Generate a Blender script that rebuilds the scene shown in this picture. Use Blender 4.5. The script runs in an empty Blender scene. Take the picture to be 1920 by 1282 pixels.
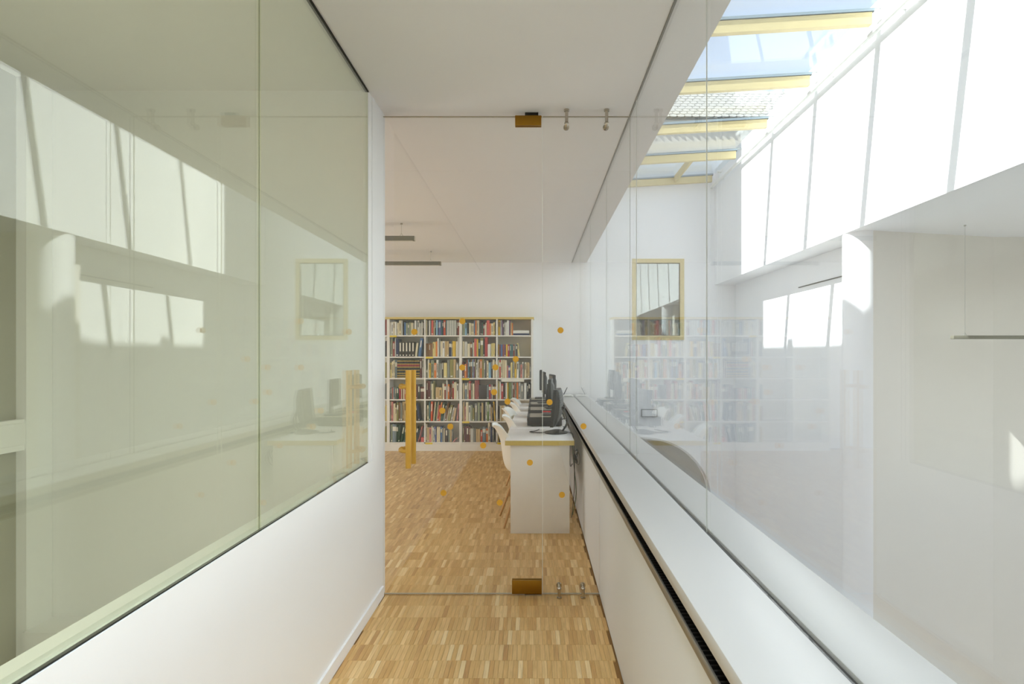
import bpy, bmesh, math, random
from mathutils import Vector, Matrix
R = random.Random(7)
SC = bpy.context.scene
COL = SC.collection

# ------------------------------------------------------------------ camera, world, sun, exposure
F = 1140.0; VX, VY = 1003.0, 668.0          # focal length and vanishing point in pixels of 1920x1282
CAMZ = 1.45
cam = bpy.data.cameras.new('camera'); camo = bpy.data.objects.new('camera', cam); COL.objects.link(camo)
camo.location = (0, 0, CAMZ); camo.rotation_euler = (math.pi/2, 0, 0)
cam.sensor_width = 36.0; cam.lens = F/1920*36.0
cam.shift_x = -(VX-960)/1920; cam.shift_y = (VY-641)/1920
cam.clip_start = 0.02; cam.clip_end = 200
SC.camera = camo

SKY_STRENGTH = 0.37
SUN = Vector((1.0, 0.2, -1.117)).normalized()
world = bpy.data.worlds.new('world'); SC.world = world; world.use_nodes = True
nt = world.node_tree; nt.nodes.clear()
wo = nt.nodes.new('ShaderNodeOutputWorld'); bg = nt.nodes.new('ShaderNodeBackground')
sky = nt.nodes.new('ShaderNodeTexSky'); sky.sky_type = 'NISHITA'; sky.sun_disc = False
sky.sun_elevation = math.asin(-SUN.z); sky.sun_rotation = math.atan2(-SUN.x, -SUN.y)
sky.air_density = 1.0; sky.dust_density = 0.5; sky.ozone_density = 1.0
hs_ = nt.nodes.new('ShaderNodeHueSaturation'); hs_.inputs['Saturation'].default_value = 0.5
nt.links.new(sky.outputs[0], hs_.inputs['Color']); nt.links.new(hs_.outputs[0], bg.inputs[0]); bg.inputs[1].default_value = SKY_STRENGTH
nt.links.new(bg.outputs[0], wo.inputs[0])
sl = bpy.data.lights.new('sun', 'SUN'); sl.energy = 15.0; sl.angle = math.radians(0.35); sl.color = (1.0, 0.985, 0.96)
so = bpy.data.objects.new('sun', sl); COL.objects.link(so); so.rotation_euler = SUN.to_track_quat('-Z', 'Y').to_euler()
so.location = (-6, -4, 14)

def area(name, loc, direction, sx, sy, power, color=(1, 1, 1)):
    l = bpy.data.lights.new(name, 'AREA'); l.shape = 'RECTANGLE'; l.size = sx; l.size_y = sy; l.energy = power; l.color = color
    o = bpy.data.objects.new(name, l); COL.objects.link(o); o.location = loc
    o.rotation_euler = Vector(direction).to_track_quat('-Z', 'Z').to_euler()
    return o
# fill lights added out of view
FILL_COOL = (0.93, 0.97, 1.0)
area('fill_light_reading_room', (-5.1, 6.4, 1.7), (1, 0, 0), 3.6, 2.0, 80, FILL_COOL)  # added fill from the unseen side of the reading room
area('fill_light_left_room', (-2.66, -0.6, 1.4), (1, 0, 0), 3.6, 2.2, 37, (1.0, 0.96, 0.87))  # added fill in front of a solid wall
area('fill_light_corridor', (-0.1, 0.3, 2.915), (0, 0, -1), 0.6, 3.4, 33, (0.80, 0.91, 1.0)).data.spread = math.radians(130)  # added fill without a fixture; spread keeps it out of the door reflection

SC.view_settings.view_transform = 'Standard'; SC.view_settings.look = 'None'
SC.view_settings.gamma = 1.0; SC.view_settings.use_curve_mapping = False
SC.view_settings.exposure = 0.16
try:
    cy = SC.cycles
    cy.use_denoising = True; cy.max_bounces = 16; cy.diffuse_bounces = 7; cy.glossy_bounces = 8
    cy.transparent_max_bounces = 32; cy.transmission_bounces = 8
    cy.caustics_reflective = False; cy.sample_clamp_indirect = 6.0
except Exception:
    pass

# ------------------------------------------------------------------ materials
def lin(c):
    return tuple(((v/255)/12.92 if v/255 <= 0.04045 else ((v/255+0.055)/1.055)**2.4) for v in c)
MATS = {}
def mat(name, rgb, rough=0.6, metal=0.0, var=0.03, scale=6.0, bump=0.0, bscale=80.0, spec=0.4):
    """principled material with a faint procedural tone variation"""
    if name in MATS: return MATS[name]
    m = bpy.data.materials.new(name); m.use_nodes = True; t = m.node_tree; p = t.nodes['Principled BSDF']
    c = lin(rgb)
    tc = t.nodes.new('ShaderNodeTexCoord'); nz = t.nodes.new('ShaderNodeTexNoise'); nz.inputs['Scale'].default_value = scale
    nz.inputs['Detail'].default_value = 3
    t.links.new(tc.outputs['Object'], nz.inputs['Vector'])
    mx = t.nodes.new('ShaderNodeMix'); mx.data_type = 'RGBA'
    mx.inputs[6].default_value = (*[v*(1-var) for v in c], 1); mx.inputs[7].default_value = (*[min(1, v*(1+var)) for v in c], 1)
    t.links.new(nz.outputs['Fac'], mx.inputs[0]); t.links.new(mx.outputs[2], p.inputs['Base Color'])
    p.inputs['Roughness'].default_value = rough; p.inputs['Metallic'].default_value = metal
    p.inputs['Specular IOR Level'].default_value = spec
    if bump:
        n2 = t.nodes.new('ShaderNodeTexNoise'); n2.inputs['Scale'].default_value = bscale; n2.inputs['Detail'].default_value = 4
        b = t.nodes.new('ShaderNodeBump'); b.inputs['Strength'].default_value = bump; b.inputs['Distance'].default_value = 0.002
        t.links.new(tc.outputs['Object'], n2.inputs['Vector']); t.links.new(n2.outputs['Fac'], b.inputs['Height'])
        t.links.new(b.outputs['Normal'], p.inputs['Normal'])
    MATS[name] = m; return m

def glass(name, tint, f0=0.042, refl=(1, 1, 1), f90=1.0):
    """one face of a clear pane: straight transmission with Schlick reflection"""
    m = bpy.data.materials.new(name); m.use_nodes = True; t = m.node_tree; t.nodes.clear()
    out = t.nodes.new('ShaderNodeOutputMaterial'); mix = t.nodes.new('ShaderNodeMixShader')
    tr = t.nodes.new('ShaderNodeBsdfTransparent'); tr.inputs[0].default_value = (*tint, 1)
    gl = t.nodes.new('ShaderNodeBsdfGlossy'); gl.inputs['Roughness'].default_value = 0.0; gl.inputs[0].default_value = (*refl, 1)
    g = t.nodes.new('ShaderNodeNewGeometry'); d = t.nodes.new('ShaderNodeVectorMath'); d.operation = 'DOT_PRODUCT'
    t.links.new(g.outputs['Incoming'], d.inputs[0]); t.links.new(g.outputs['Normal'], d.inputs[1])
    def mth(op, a, b=None):
        n = t.nodes.new('ShaderNodeMath'); n.operation = op
        for i, v in enumerate((a, b)):
            if v is None: continue
            if isinstance(v, (int, float)): n.inputs[i].default_value = v
            else: t.links.new(v, n.inputs[i])
        return n.outputs[0]
    c = mth('ABSOLUTE', d.outputs['Value']); q = mth('POWER', mth('SUBTRACT', 1.0, c), 5.0)
    fac = mth('ADD', mth('MULTIPLY', q, f90-f0), f0)
    t.links.new(fac, mix.inputs[0]); t.links.new(tr.outputs[0], mix.inputs[1]); t.links.new(gl.outputs[0], mix.inputs[2])
    t.links.new(mix.outputs[0], out.inputs[0]); return m

WALL = mat('white wall paint', (240, 240, 240), 0.7, var=0.012, scale=2.5, bump=0.06, bscale=180)
CEIL = mat('white ceiling paint', (240, 239, 239), 0.8, var=0.012, scale=2.0, bump=0.05, bscale=150)
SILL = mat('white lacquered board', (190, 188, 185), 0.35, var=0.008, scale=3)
DESKW = mat('white desk laminate', (236, 236, 235), 0.4, var=0.008, scale=3)
PANEL = mat('white cabinet panel', (222, 225, 228), 0.45, var=0.01, scale=3)
DARK = mat('dark joint', (28, 26, 22), 0.7, var=0.1, scale=30)
GREYM = mat('brushed aluminium', (150, 148, 140), 0.35, 0.9, var=0.05, scale=40)
CHROME = mat('satin steel', (190, 182, 168), 0.22, 1.0, var=0.06, scale=60)
GOLD = mat('gold anodised metal', (214, 166, 70), 0.38, 0.4, var=0.06, scale=25, bump=0.05, bscale=200)
BRONZE = mat('bronze patch fitting', (150, 108, 28), 0.36, 0.75, var=0.08, scale=30)
GOLDPAINT = mat('pale gold painted frame', (212, 196, 148), 0.5, 0.1, var=0.05, scale=15)
GOLDEDGE = mat('gold edge banding', (212, 192, 116), 0.45, 0.15, var=0.06, scale=30)
BLACKP = mat('black plastic', (34, 36, 36), 0.45, var=0.08, scale=30, bump=0.08, bscale=400)
DARKP = mat('dark grey plastic', (62, 62, 60), 0.5, var=0.08, scale=30, bump=0.08, bscale=400)
SCREEN = mat('dark screen', (20, 22, 24), 0.25, var=0.05)
WHITEP = mat('white plastic shell', (240, 240, 234), 0.4, var=0.02, scale=8)
OAKLEG = mat('oiled oak', (188, 140, 84), 0.5, var=0.15, scale=30)
MINTGREY = mat('grey coated metal', (176, 176, 170), 0.4, 0.3, var=0.04, scale=20)
STICK = mat('ochre vinyl dot', (218, 164, 52), 0.6, var=0.05, scale=60)
GL_CLEAR = glass('clear glass', (0.985, 0.988, 0.982), f90=0.6)
GL_LEFT = glass('green tinted glass', (0.955, 0.965, 0.885), 0.062)
GL_SKY = glass('bluish roof glass', (0.92, 0.96, 0.975), 0.03, f90=0.5)
GL_WIN = glass('window glass', (0.9, 0.93, 0.92), 0.10)

# ------------------------------------------------------------------ mesh helpers
class MB:
    """collects shapes and links them as ONE mesh object"""
    def __init__(s): s.v = []; s.f = []; s.m = []
    def add(s, vs, fs, mi=0):
        o = len(s.v); s.v += [tuple(v) for v in vs]
        for f in fs: s.f.append([i+o for i in f]); s.m.append(mi)
        return s
    def box(s, x0, x1, y0, y1, z0, z1, mi=0, bev=0.0):
        if x1 < x0: x0, x1 = x1, x0
        if y1 < y0: y0, y1 = y1, y0
        if z1 < z0: z0, z1 = z1, z0
        if not bev:
            v = [(x, y, z) for z in (z0, z1) for y in (y0, y1) for x in (x0, x1)]
            return s.add(v, [(0, 2, 3, 1), (4, 5, 7, 6), (0, 1, 5, 4), (2, 6, 7, 3), (0, 4, 6, 2), (1, 3, 7, 5)], mi)
        bm = bmesh.new(); bmesh.ops.create_cube(bm, size=1)
        for q in bm.verts:
            q.co = ((x0+x1)/2+q.co.x*(x1-x0), (y0+y1)/2+q.co.y*(y1-y0), (z0+z1)/2+q.co.z*(z1-z0))
        bmesh.ops.bevel(bm, geom=bm.edges[:], offset=bev, segments=2, affect='EDGES', profile=0.5)
        return s.bm(bm, mi)
    def bm(s, bm, mi=0):
        bm.verts.index_update()
        s.add([v.co[:] for v in bm.verts], [[v.index for v in f.verts] for f in bm.faces], mi); bm.free(); return s
    def prism(s, pts, axis, a, b, mi=0):
        """polygon pts extruded along axis (0,1,2) from a to b"""
        n = len(pts); vs = []
        for c in (a, b):
            for p in pts:
                q = list(p); q.insert(axis, c); vs.append(q)
        fs = [list(range(n)), list(range(2*n-1, n-1, -1))] + [(i, i+n, (i+1) % n+n, (i+1) % n) for i in range(n)]
        return s.add(vs, fs, mi)
    def cyl(s, p, q, r0, r1=None, n=12, mi=0):
        r1 = r0 if r1 is None else r1
        p, q = Vector(p), Vector(q); d = (q-p).normalized()
        u = d.orthogonal().normalized(); w = d.cross(u); vs = []
        for c, r in ((p, r0), (q, r1)):
            for i in range(n):
                a = 2*math.pi*i/n; vs.append(c+u*math.cos(a)*r+w*math.sin(a)*r)
        fs = [list(range(n-1, -1, -1)), list(range(n, 2*n))]+[(i, (i+1) % n, (i+1) % n+n, i+n) for i in range(n)]
        return s.add(vs, fs, mi)
    def tube(s, pts, r, n=6, mi=0):
        pts = [Vector(p) for p in pts]; k = len(pts); vs = []; u = None
        for i, p in enumerate(pts):
            d = (pts[min(i+1, k-1)]-pts[max(i-1, 0)]).normalized()
            if u is None: u = d.orthogonal().normalized()
            u = (u-d*u.dot(d)); u = u.normalized() if u.length > 1e-6 else d.orthogonal().normalized()
            w = d.cross(u)
            for j in range(n):
                a = 2*math.pi*j/n; vs.append(p+u*math.cos(a)*r+w*math.sin(a)*r)
        fs = [list(range(n-1, -1, -1)), list(range((k-1)*n, k*n))]
        for i in range(k-1):
            for j in range(n): fs.append((i*n+j, i*n+(j+1) % n, (i+1)*n+(j+1) % n, (i+1)*n+j))
        return s.add(vs, fs, mi)
    def ball(s, c, r, mi=0, sc=(1, 1, 1), seg=12, ring=8):
        bm = bmesh.new(); bmesh.ops.create_uvsphere(bm, u_segments=seg, v_segments=ring, radius=r)
        for v in bm.verts: v.co = Vector(c)+Vector((v.co.x*sc[0], v.co.y*sc[1], v.co.z*sc[2]))
        return s.bm(bm, mi)
    def mesh(s, name, mats, smooth=False):
        me = bpy.data.meshes.new(name); me.from_pydata(s.v, [], s.f)
        for m in (mats if isinstance(mats, (list, tuple)) else [mats]): me.materials.append(m)
        me.polygons.foreach_set('material_index', s.m)
        bm = bmesh.new(); bm.from_mesh(me); bmesh.ops.recalc_face_normals(bm, faces=bm.faces[:]); bm.to_mesh(me); bm.free()
        if smooth:
            me.polygons.foreach_set('use_smooth', [True]*len(me.polygons))
            try: me.set_sharp_from_angle(angle=math.radians(38))
            except Exception: pass
        me.update(); return me
    def build(s, name, mats, parent=None, smooth=False, loc=(0, 0, 0)):
        o = bpy.data.objects.new(name, s.mesh(name, mats, smooth)); COL.objects.link(o); o.location = loc
        if parent: o.parent = parent
        return o

def tag(o, label=None, cat=None, group=None, kind=None):
    if label: o['label'] = label
    if cat: o['category'] = cat
    if group: o['group'] = group
    if kind: o['kind'] = kind
    return o
def empty(name, loc=(0, 0, 0), rz=0.0):
    o = bpy.data.objects.new(name, None); COL.objects.link(o); o.location = loc; o.rotation_euler = (0, 0, rz)
    o.empty_display_size = 0.1
    return o
def struct(name): return tag(empty(name), kind='structure')
def copy_tree(o, parent=None):
    c = o.copy(); COL.objects.link(c)
    if parent: c.parent = parent
    for ch in list(o.children): copy_tree(ch, c)
    return c
def part(name, m, parent, x0, x1, y0, y1, z0, z1, bev=0.0):
    return MB().box(x0, x1, y0, y1, z0, z1, 0, bev).build(name, m, parent, smooth=bool(bev))

# ------------------------------------------------------------------ main dimensions
H = 2.93                  # ceiling of corridor and rooms
GX = 0.585                # right glazing plane
LX = -0.925               # left wall face
DY = 3.70                 # glass door plane
BY = 9.60                 # back wall of the reading room
EY = 12.60                # end wall of the atrium
WX = 3.73                 # upper sunlit wall of the atrium
RX = 4.157                # recessed wall below it
SX = 0.815                # edge of the slab over the right glazing
LOW = -3.3                # lower floor of the atrium
SK0, SKS = 5.02, 0.06     # roof: underside of rafters at x = 3.66, slope along x
def skz(x): return SK0+(x-3.66)*SKS

# ------------------------------------------------------------------ floor of mosaic parquet
fl = struct('floor')
TONES = [tuple(min(255, v+d) for v, d in zip(c, (8, 9, 10))) for c in [(206, 166, 104), (214, 176, 116), (196, 153, 92), (222, 188, 130), (196, 154, 96), (209, 172, 112), (204, 165, 104), (184, 140, 84), (228, 200, 148)]]
WT = [7, 6, 6, 4, 3, 7, 7, 1.2, 2]
def wood(i, rgb):
    m = bpy.data.materials.new('oak strip tone'); m.use_nodes = True; t = m.node_tree; p = t.nodes['Principled BSDF']
    g = t.nodes.new('ShaderNodeNewGeometry'); mp = t.nodes.new('ShaderNodeMapping'); mp.inputs['Scale'].default_value = (90, 7, 30)
    mp.inputs['Location'].default_value = (i*3.7, i*1.3, 0)
    n = t.nodes.new('ShaderNodeTexNoise'); n.inputs['Scale'].default_value = 1.0; n.inputs['Detail'].default_value = 5; n.inputs['Distortion'].default_value = 0.8
    t.links.new(g.outputs['Position'], mp.inputs[0]); t.links.new(mp.outputs[0], n.inputs['Vector'])
    r = t.nodes.new('ShaderNodeValToRGB'); c = lin(rgb)
    r.color_ramp.elements[0].position = 0.32; r.color_ramp.elements[1].position = 0.68
    r.color_ramp.elements[0].color = (c[0]*0.88, c[1]*0.86, c[2]*0.82, 1); r.color_ramp.elements[1].color = (min(1, c[0]*1.1), c[1]*1.1, c[2]*1.12, 1)
    t.links.new(n.outputs['Fac'], r.inputs[0]); t.links.new(r.outputs[0], p.inputs['Base Color'])
    p.inputs['Roughness'].default_value = 0.42; p.inputs['Specular IOR Level'].default_value = 0.35
    return m
WOODS = [wood(i, c) for i, c in enumerate(TONES)]
SLAB = mat('oak sub floor', (150, 112, 64), 0.7, var=0.1, scale=20)
SW, SLN, SH = 0.0225, 0.16, 0.008
strip_me = []
for i in range(len(TONES)):
    b = MB(); e = 0.0003
    v = [(e, e, -SH), (SW-e, e, -SH), (SW-e, SLN-e, -SH), (e, SLN-e, -SH), (e, e, -0.0005), (SW-e, e, -0.0005), (SW-e, SLN-e, -0.0005), (e, SLN-e, -0.0005),
         (2*e, 2*e, 0), (SW-2*e, 2*e, 0), (SW-2*e, SLN-2*e, 0), (2*e, SLN-2*e, 0)]
    b.add(v, [(0, 1, 5, 4), (1, 2, 6, 5), (2, 3, 7, 6), (3, 0, 4, 7), (4, 5, 9, 8), (5, 6, 10, 9), (6, 7, 11, 10), (7, 4, 8, 11), (8, 9, 10, 11)])
    strip_me.append(b.mesh('parquet_strip', WOODS[i]))
MB().box(-0.99, 0.45, -3.0, DY, -0.2, -SH).box(-5.4, 0.45, DY, BY+0.1, -0.2, -SH).build('subfloor', SLAB, fl)
rest = MB(); cnt = 0
Y0 = 2.58
NEAR0 = 17
for r in range(-36, 60):
    y = Y0+(r-NEAR0+17)*SLN
    if y < -3.0 or y > BY: continue
    x = (LX if y < DY else -3.6)-SW*((r*0.381) % 1.0)
    xmax = 0.392
    while x < xmax:
        ti = R.choices(range(len(TONES)), WT)[0]
        dz = -R.random()*0.0004
        if x >= (LX if y < DY else -3.6) and x+SW <= xmax and y+SLN <= BY:
            near = (y >= Y0-0.01 and y < Y0+5*SLN and cnt < 300)
            if near:
                o = bpy.data.objects.new('parquet_strip', strip_me[ti]); COL.objects.link(o); o.parent = fl; o.location = (x, y, dz); cnt += 1
            else:
                e = 0.0003
                rest.box(x+e, x+SW-e, y+e, y+SLN-e, -SH, dz, ti)
        x += SW
tag(rest.build('parquet_strips', WOODS, fl), kind='stuff')
MB().box(-5.3, -3.62, DY, BY, -SH, 0.0).build('plain_parquet', WOODS[0], fl)

# ------------------------------------------------------------------ ceiling and roof slab
ce = struct('ceiling')
for a, b in ((-3.2, 4.85), (4.853, 8.40), (8.403, BY+0.12)):
    part('ceiling_panel', CEIL, ce, -5.4, SX, a, b, H, H+0.05)
part('roof_slab', WALL, ce, -5.4, SX, -3.2, BY+0.12, H+0.05, H+0.42)
part('shadow_gap', DARK, ce, LX-0.020, LX-0.002, -3.0, 3.392, H-0.008, H-0.0005)
part('shadow_gap', mat('grey joint', (110, 106, 96), 0.7), ce, GX-0.006, GX+0.005, -3.0, BY, H-0.004, H-0.0002)
ke = struct('wall_skylight')
part('upstand', WALL, ke, SX-0.12, SX, -3.2, EY, H+0.42, skz(SX)+0.16)

# ------------------------------------------------------------------ left side: low wall, jamb, glazing
wl = struct('wall_left')
part('parapet', WALL, wl, -1.0, LX, -3.0, 3.46, -0.3, 0.858)
part('jamb', WALL, wl, -1.0, LX, 3.46, DY+0.05, 0, H)
part('jamb_bead', CEIL, wl, -1.0, LX-0.004, 3.389, 3.46, 0.858, H-0.001)
part('reading_room_cross_wall', WALL, wl, -5.4, -1.0, 3.39, DY+0.05, -0.3, H)
bb = struct('baseboard_left')
part('board', WALL, bb, LX+0.0005, LX+0.012, -3.0, DY-0.02, 0.0005, 0.062)
w1 = struct('window_1')
ys = [-2.0, -0.576, 0.746, 2.066, 3.388]
for a, b in zip(ys[:-1], ys[1:]):
    part('pane', GL_LEFT, w1, LX-0.018, LX-0.006, a+0.001, b-0.001, 0.8614, H-0.009)
for y in ys[1:-1]:
    part('joint', mat('grey green silicone', (150, 158, 130), 0.5), w1, LX-0.013, LX-0.011, y-0.001, y+0.001, 0.8614, H-0.009)
part('seal', DARK, w1, LX-0.017, LX-0.005, -2.0, 3.388, 0.8582, 0.8612)
part('glazing_bead', CEIL, w1, -0.998, LX-0.03, -2.0, 3.388, 0.8585, 0.872)

# ------------------------------------------------------------------ room behind the left glazing
lr = struct('wall_left_room')
part('rear_wall', WALL, lr, -5.4, 0.45, -3.2, -3.0, LOW, H)
part('lower_floor', CEIL, lr, -2.95, -1.0, -3.0, 3.39, -0.34, -0.3)
part('plinth', CEIL, lr, -2.69, -1.0, 3.19, 3.389, -0.3, 0.0)
OP0, OP1 = 1.90, 3.216
part('side_wall', WALL, lr, -2.95, -2.69, OP1, 3.389, -0.3, H)
part('side_wall', WALL, lr, -2.95, -2.69, -3.0, OP0, -0.3, H)
d2 = struct('door_2')
part('transom', WALL, d2, -2.79, -2.692, OP0, OP1, 0.985, 1.10, 0.004)
part('transom_bead', WALL, d2, -2.738, -2.70, OP0, OP1, 1.10, 1.118)
part('transom_bead', WALL, d2, -2.738, -2.70, OP0, OP1, 0.955, 0.985)
FROST = mat('grey frosted glass', (168, 166, 152), 0.25, var=0.04, scale=2)
part('upper_pane', FROST, d2, -2.76, -2.745, OP0, OP1, 1.10, H)
part('lower_pane', FROST, d2, -2.76, -2.745, OP0, OP1, -0.3, 0.985)
part('pane_gasket', DARK, d2, -2.745, -2.735, OP0, OP1-0.002, 1.1005, 1.106)
part('door_stile', WALL, d2, -2.80, -2.70, OP0+0.002, OP0+0.09, -0.3, H)

# ------------------------------------------------------------------ reading room walls
wb = struct('wall_back')
part('wall_face', WALL, wb, -5.4, SX, BY, BY+0.12, 0, H)
w_ = struct('wall_reading_room_left')
part('wall_below_window', WALL, w_, -5.4, -5.2, DY+0.05, BY, 0, 0.65)
part('wall_above_window', WALL, w_, -5.4, -5.2, DY+0.05, BY, 2.75, H)
part('wall_pier', WALL, w_, -5.4, -5.2, DY+0.05, 4.5, 0.65, 2.75)
part('wall_pier', WALL, w_, -5.4, -5.2, 8.3, BY, 0.65, 2.75)

# ------------------------------------------------------------------ right side: radiator casing with sill, glazing, outer sill
wr = struct('wall_right')
for a, b in ((-2.9, 0.72), (0.724, DY-0.004), (DY, 6.64), (6.644, BY-0.001)):
    part('front_panel', PANEL, wr, 0.393, 0.411, a, b, 0.002, 0.760)
    part('metal_strip', GREYM, wr, 0.372, 0.378, a, b, 0.7605, 0.786, 0.001)
part('casing_core', DARK, wr, 0.45, 0.60, -2.9, BY-0.001, 0.0, 0.818)
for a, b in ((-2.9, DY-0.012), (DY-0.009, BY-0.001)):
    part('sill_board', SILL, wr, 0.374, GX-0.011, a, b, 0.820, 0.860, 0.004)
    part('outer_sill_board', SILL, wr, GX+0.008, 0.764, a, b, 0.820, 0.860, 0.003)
part('glazing_channel', DARK, wr, GX-0.010, GX+0.007, -2.9, BY-0.001, 0.8185, 0.850)
part('outer_parapet', WALL, wr, 0.60, 0.755, -2.9, BY-0.001, LOW, 0.8195)
gr = MB(); y = 0.6
while y < BY-0.05:
    gr.box(0.3785, 0.448, y, y+0.007, 0.774, 0.786); y += 0.022
gr.box(0.3785, 0.449, 0.6, BY-0.05, 0.7605, 0.770)
tag(gr.build('grille_slats', mat('black grille', (20, 18, 16), 0.6), wr), kind='stuff')

w2 = struct('window_2')
ys = [-2.9, -0.81, 0.63, 2.07, 3.505, 4.97, 6.41, 7.85, BY-0.005]
for a, b in zip(ys[:-1], ys[1:]):
    part('pane', GL_CLEAR, w2, GX-0.006, GX+0.006, a+0.001, b-0.001, 0.851, H-0.0045)
for y in ys[1:-1]:
    part('joint', mat('pale silicone', (226, 228, 222), 0.5), w2, GX-0.0015, GX+0.0015, y-0.001, y+0.001, 0.851, H-0.0045)

# ------------------------------------------------------------------ atrium shell
we = struct('wall_end')
# end wall with the arched opening of the lower storey and the window opening
AX, AW, AZ, AH = 2.25, 1.36, -1.5, 1.24
arch = [(AX+AW*math.cos(a), AZ+AH*math.sin(a)) for a in [math.pi*i/40 for i in range(41)]]
WIN = (2.01, 3.09, 1.79, 3.472)
mb = MB()
for i in range(40):
    (xa, za), (xb, zb) = arch[i], arch[i+1]
    mb.prism([(xb, zb), (xa, za), (xa, 1.0), (xb, 1.0)], 1, EY, EY+0.14)
mb.box(SX-0.12, AX-AW, EY, EY+0.14, LOW, 1.0).box(AX+AW, RX+0.1, EY, EY+0.14, LOW, 1.0)
mb.box(SX-0.12, RX+0.1, EY, EY+0.14, 1.0, WIN[2]).box(SX-0.12, WIN[0], EY, EY+0.14, WIN[2], WIN[3]).box(WIN[1], RX+0.1, EY, EY+0.14, WIN[2], WIN[3])
mb.box(SX-0.12, RX+0.1, EY, EY+0.14, WIN[3], 5.6)
mb.build('wall_face', WALL, we)
ro = [(AX+(AW+0.035)*math.cos(a), AZ+(AH+0.035)*math.sin(a)) for a in [math.pi*i/40 for i in range(41)]]
mb = MB()
for i in range(40):
    mb.prism([arch[i], ro[i], ro[i+1], arch[i+1]], 1, EY-0.012, EY-0.0005)
mb.build('arch_trim', SILL, we, True)
GREYW = mat('grey lower storey wall', (150, 149, 142), 0.7, var=0.03, scale=3)
mb = MB().box(AX-2, AX+2, EY+1.6, EY+1.7, LOW, 0.6).box(AX-2, AX+2, EY+0.14, EY+1.6, 0.3, 0.6)
mb.build('lower_storey_room', GREYW, we)
part('back_of_window', mat('painted dim room', (46, 46, 42), 0.8), we, 1.7, 3.4, EY+0.9, EY+1.0, 1.5, 3.8)  # dark board, the dimness of the room behind is put into its colour
w4 = struct('window_4')
x0, x1, z0, z1 = WIN; fw = 0.085
mb = MB().box(x0, x1, EY-0.015, EY+0.06, z1-fw, z1).box(x0, x1, EY-0.015, EY+0.06, z0, z0+fw).box(x0, x0+fw, EY-0.015, EY+0.06, z0+fw, z1-fw).box(x1-fw, x1, EY-0.015, EY+0.06, z0+fw, z1-fw)
mb.build('frame', GOLDPAINT, w4)
iw = fw+0.012
mb = MB().box(x0+fw, x1-fw, EY+0.0, EY+0.05, z1-iw, z1-fw).box(x0+fw, x1-fw, EY, EY+0.05, z0+fw, z0+iw).box(x0+fw, x0+iw, EY, EY+0.05, z0+iw, z1-iw).box(x1-iw, x1-fw, EY, EY+0.05, z0+iw, z1-iw)
mb.build('gasket', mat('olive gasket', (92, 88, 56), 0.6), w4)
part('pane', GL_WIN, w4, x0+iw, x1-iw, EY+0.012, EY+0.02, z0+iw, z1-iw)
part('inner_pane', GL_WIN, w4, x0+iw, x1-iw, EY+0.036, EY+0.042, z0+iw, z1-iw)

wa = struct('wall_atrium_right')
part('upper_wall', WALL, wa, WX, RX+0.3, -3.2, EY, H, skz(WX)+0.3)
part('recess_wall', WALL, wa, RX, RX+0.15, 7.55, EY, LOW, H)
CX, CY, CR = 3.935, 7.345, 0.20
mb = MB(); n = 40
pts = [(CX+CR*math.cos(a), CY+CR*math.sin(a)) for a in [math.pi/2+math.pi*1.07*i/n for i in range(n+1)]]
mb.prism(pts+[(4.0, CY+CR)], 2, LOW, H)
WARM = mat('wall paint with warm reflection', (228, 223, 213), 0.7, var=0.012, scale=2.5, bump=0.06, bscale=180)  # warm tone of the reflected left wall put into the colour
mb.build('rounded_wall_end', WALL, wa, smooth=True)
MB().prism([pts[-1], (5.68, 7.533), (5.68, CY+CR+0.3), (4.0, CY+CR+0.3), (4.0, CY+CR)], 2, LOW, H).build('wall_face', WARM, wa)
MB().prism([(5.6805, 7.533), (9.0, 7.533), (9.0, CY+CR+0.4), (5.6805, CY+CR+0.4)], 2, LOW, H).build('wall_face', WARM, wa)
part('right_room_ceiling', CEIL, wa, RX+0.3, 9.3, -3.2, CY+CR+0.4, H, H+0.2)
part('right_room_wall', WALL, wa, 9.0, 9.3, -3.2, CY+CR+0.4, LOW, 0.2)
part('right_room_wall', WALL, wa, 9.0, 9.3, -3.2, CY+CR+0.4, 2.6, H)
part('rear_wall', WALL, wa, 0.45, 9.3, -3.4, -3.2, LOW, 5.6)
part('side_wall_upper', WALL, wa, SX-0.12, SX, BY+0.12, EY, LOW, H+0.42)
part('lower_floor', mat('pale lower floor', (240, 236, 230), 0.6), wa, 0.5, 9.3, -3.2, EY+1.7, LOW-0.1, LOW)
tr = struct('trim_1')
part('picture_rail', mat('dark rail', (96, 94, 88), 0.5), tr, RX-0.012, RX-0.0005, 7.56, 9.57, 2.526, 2.54)

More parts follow.
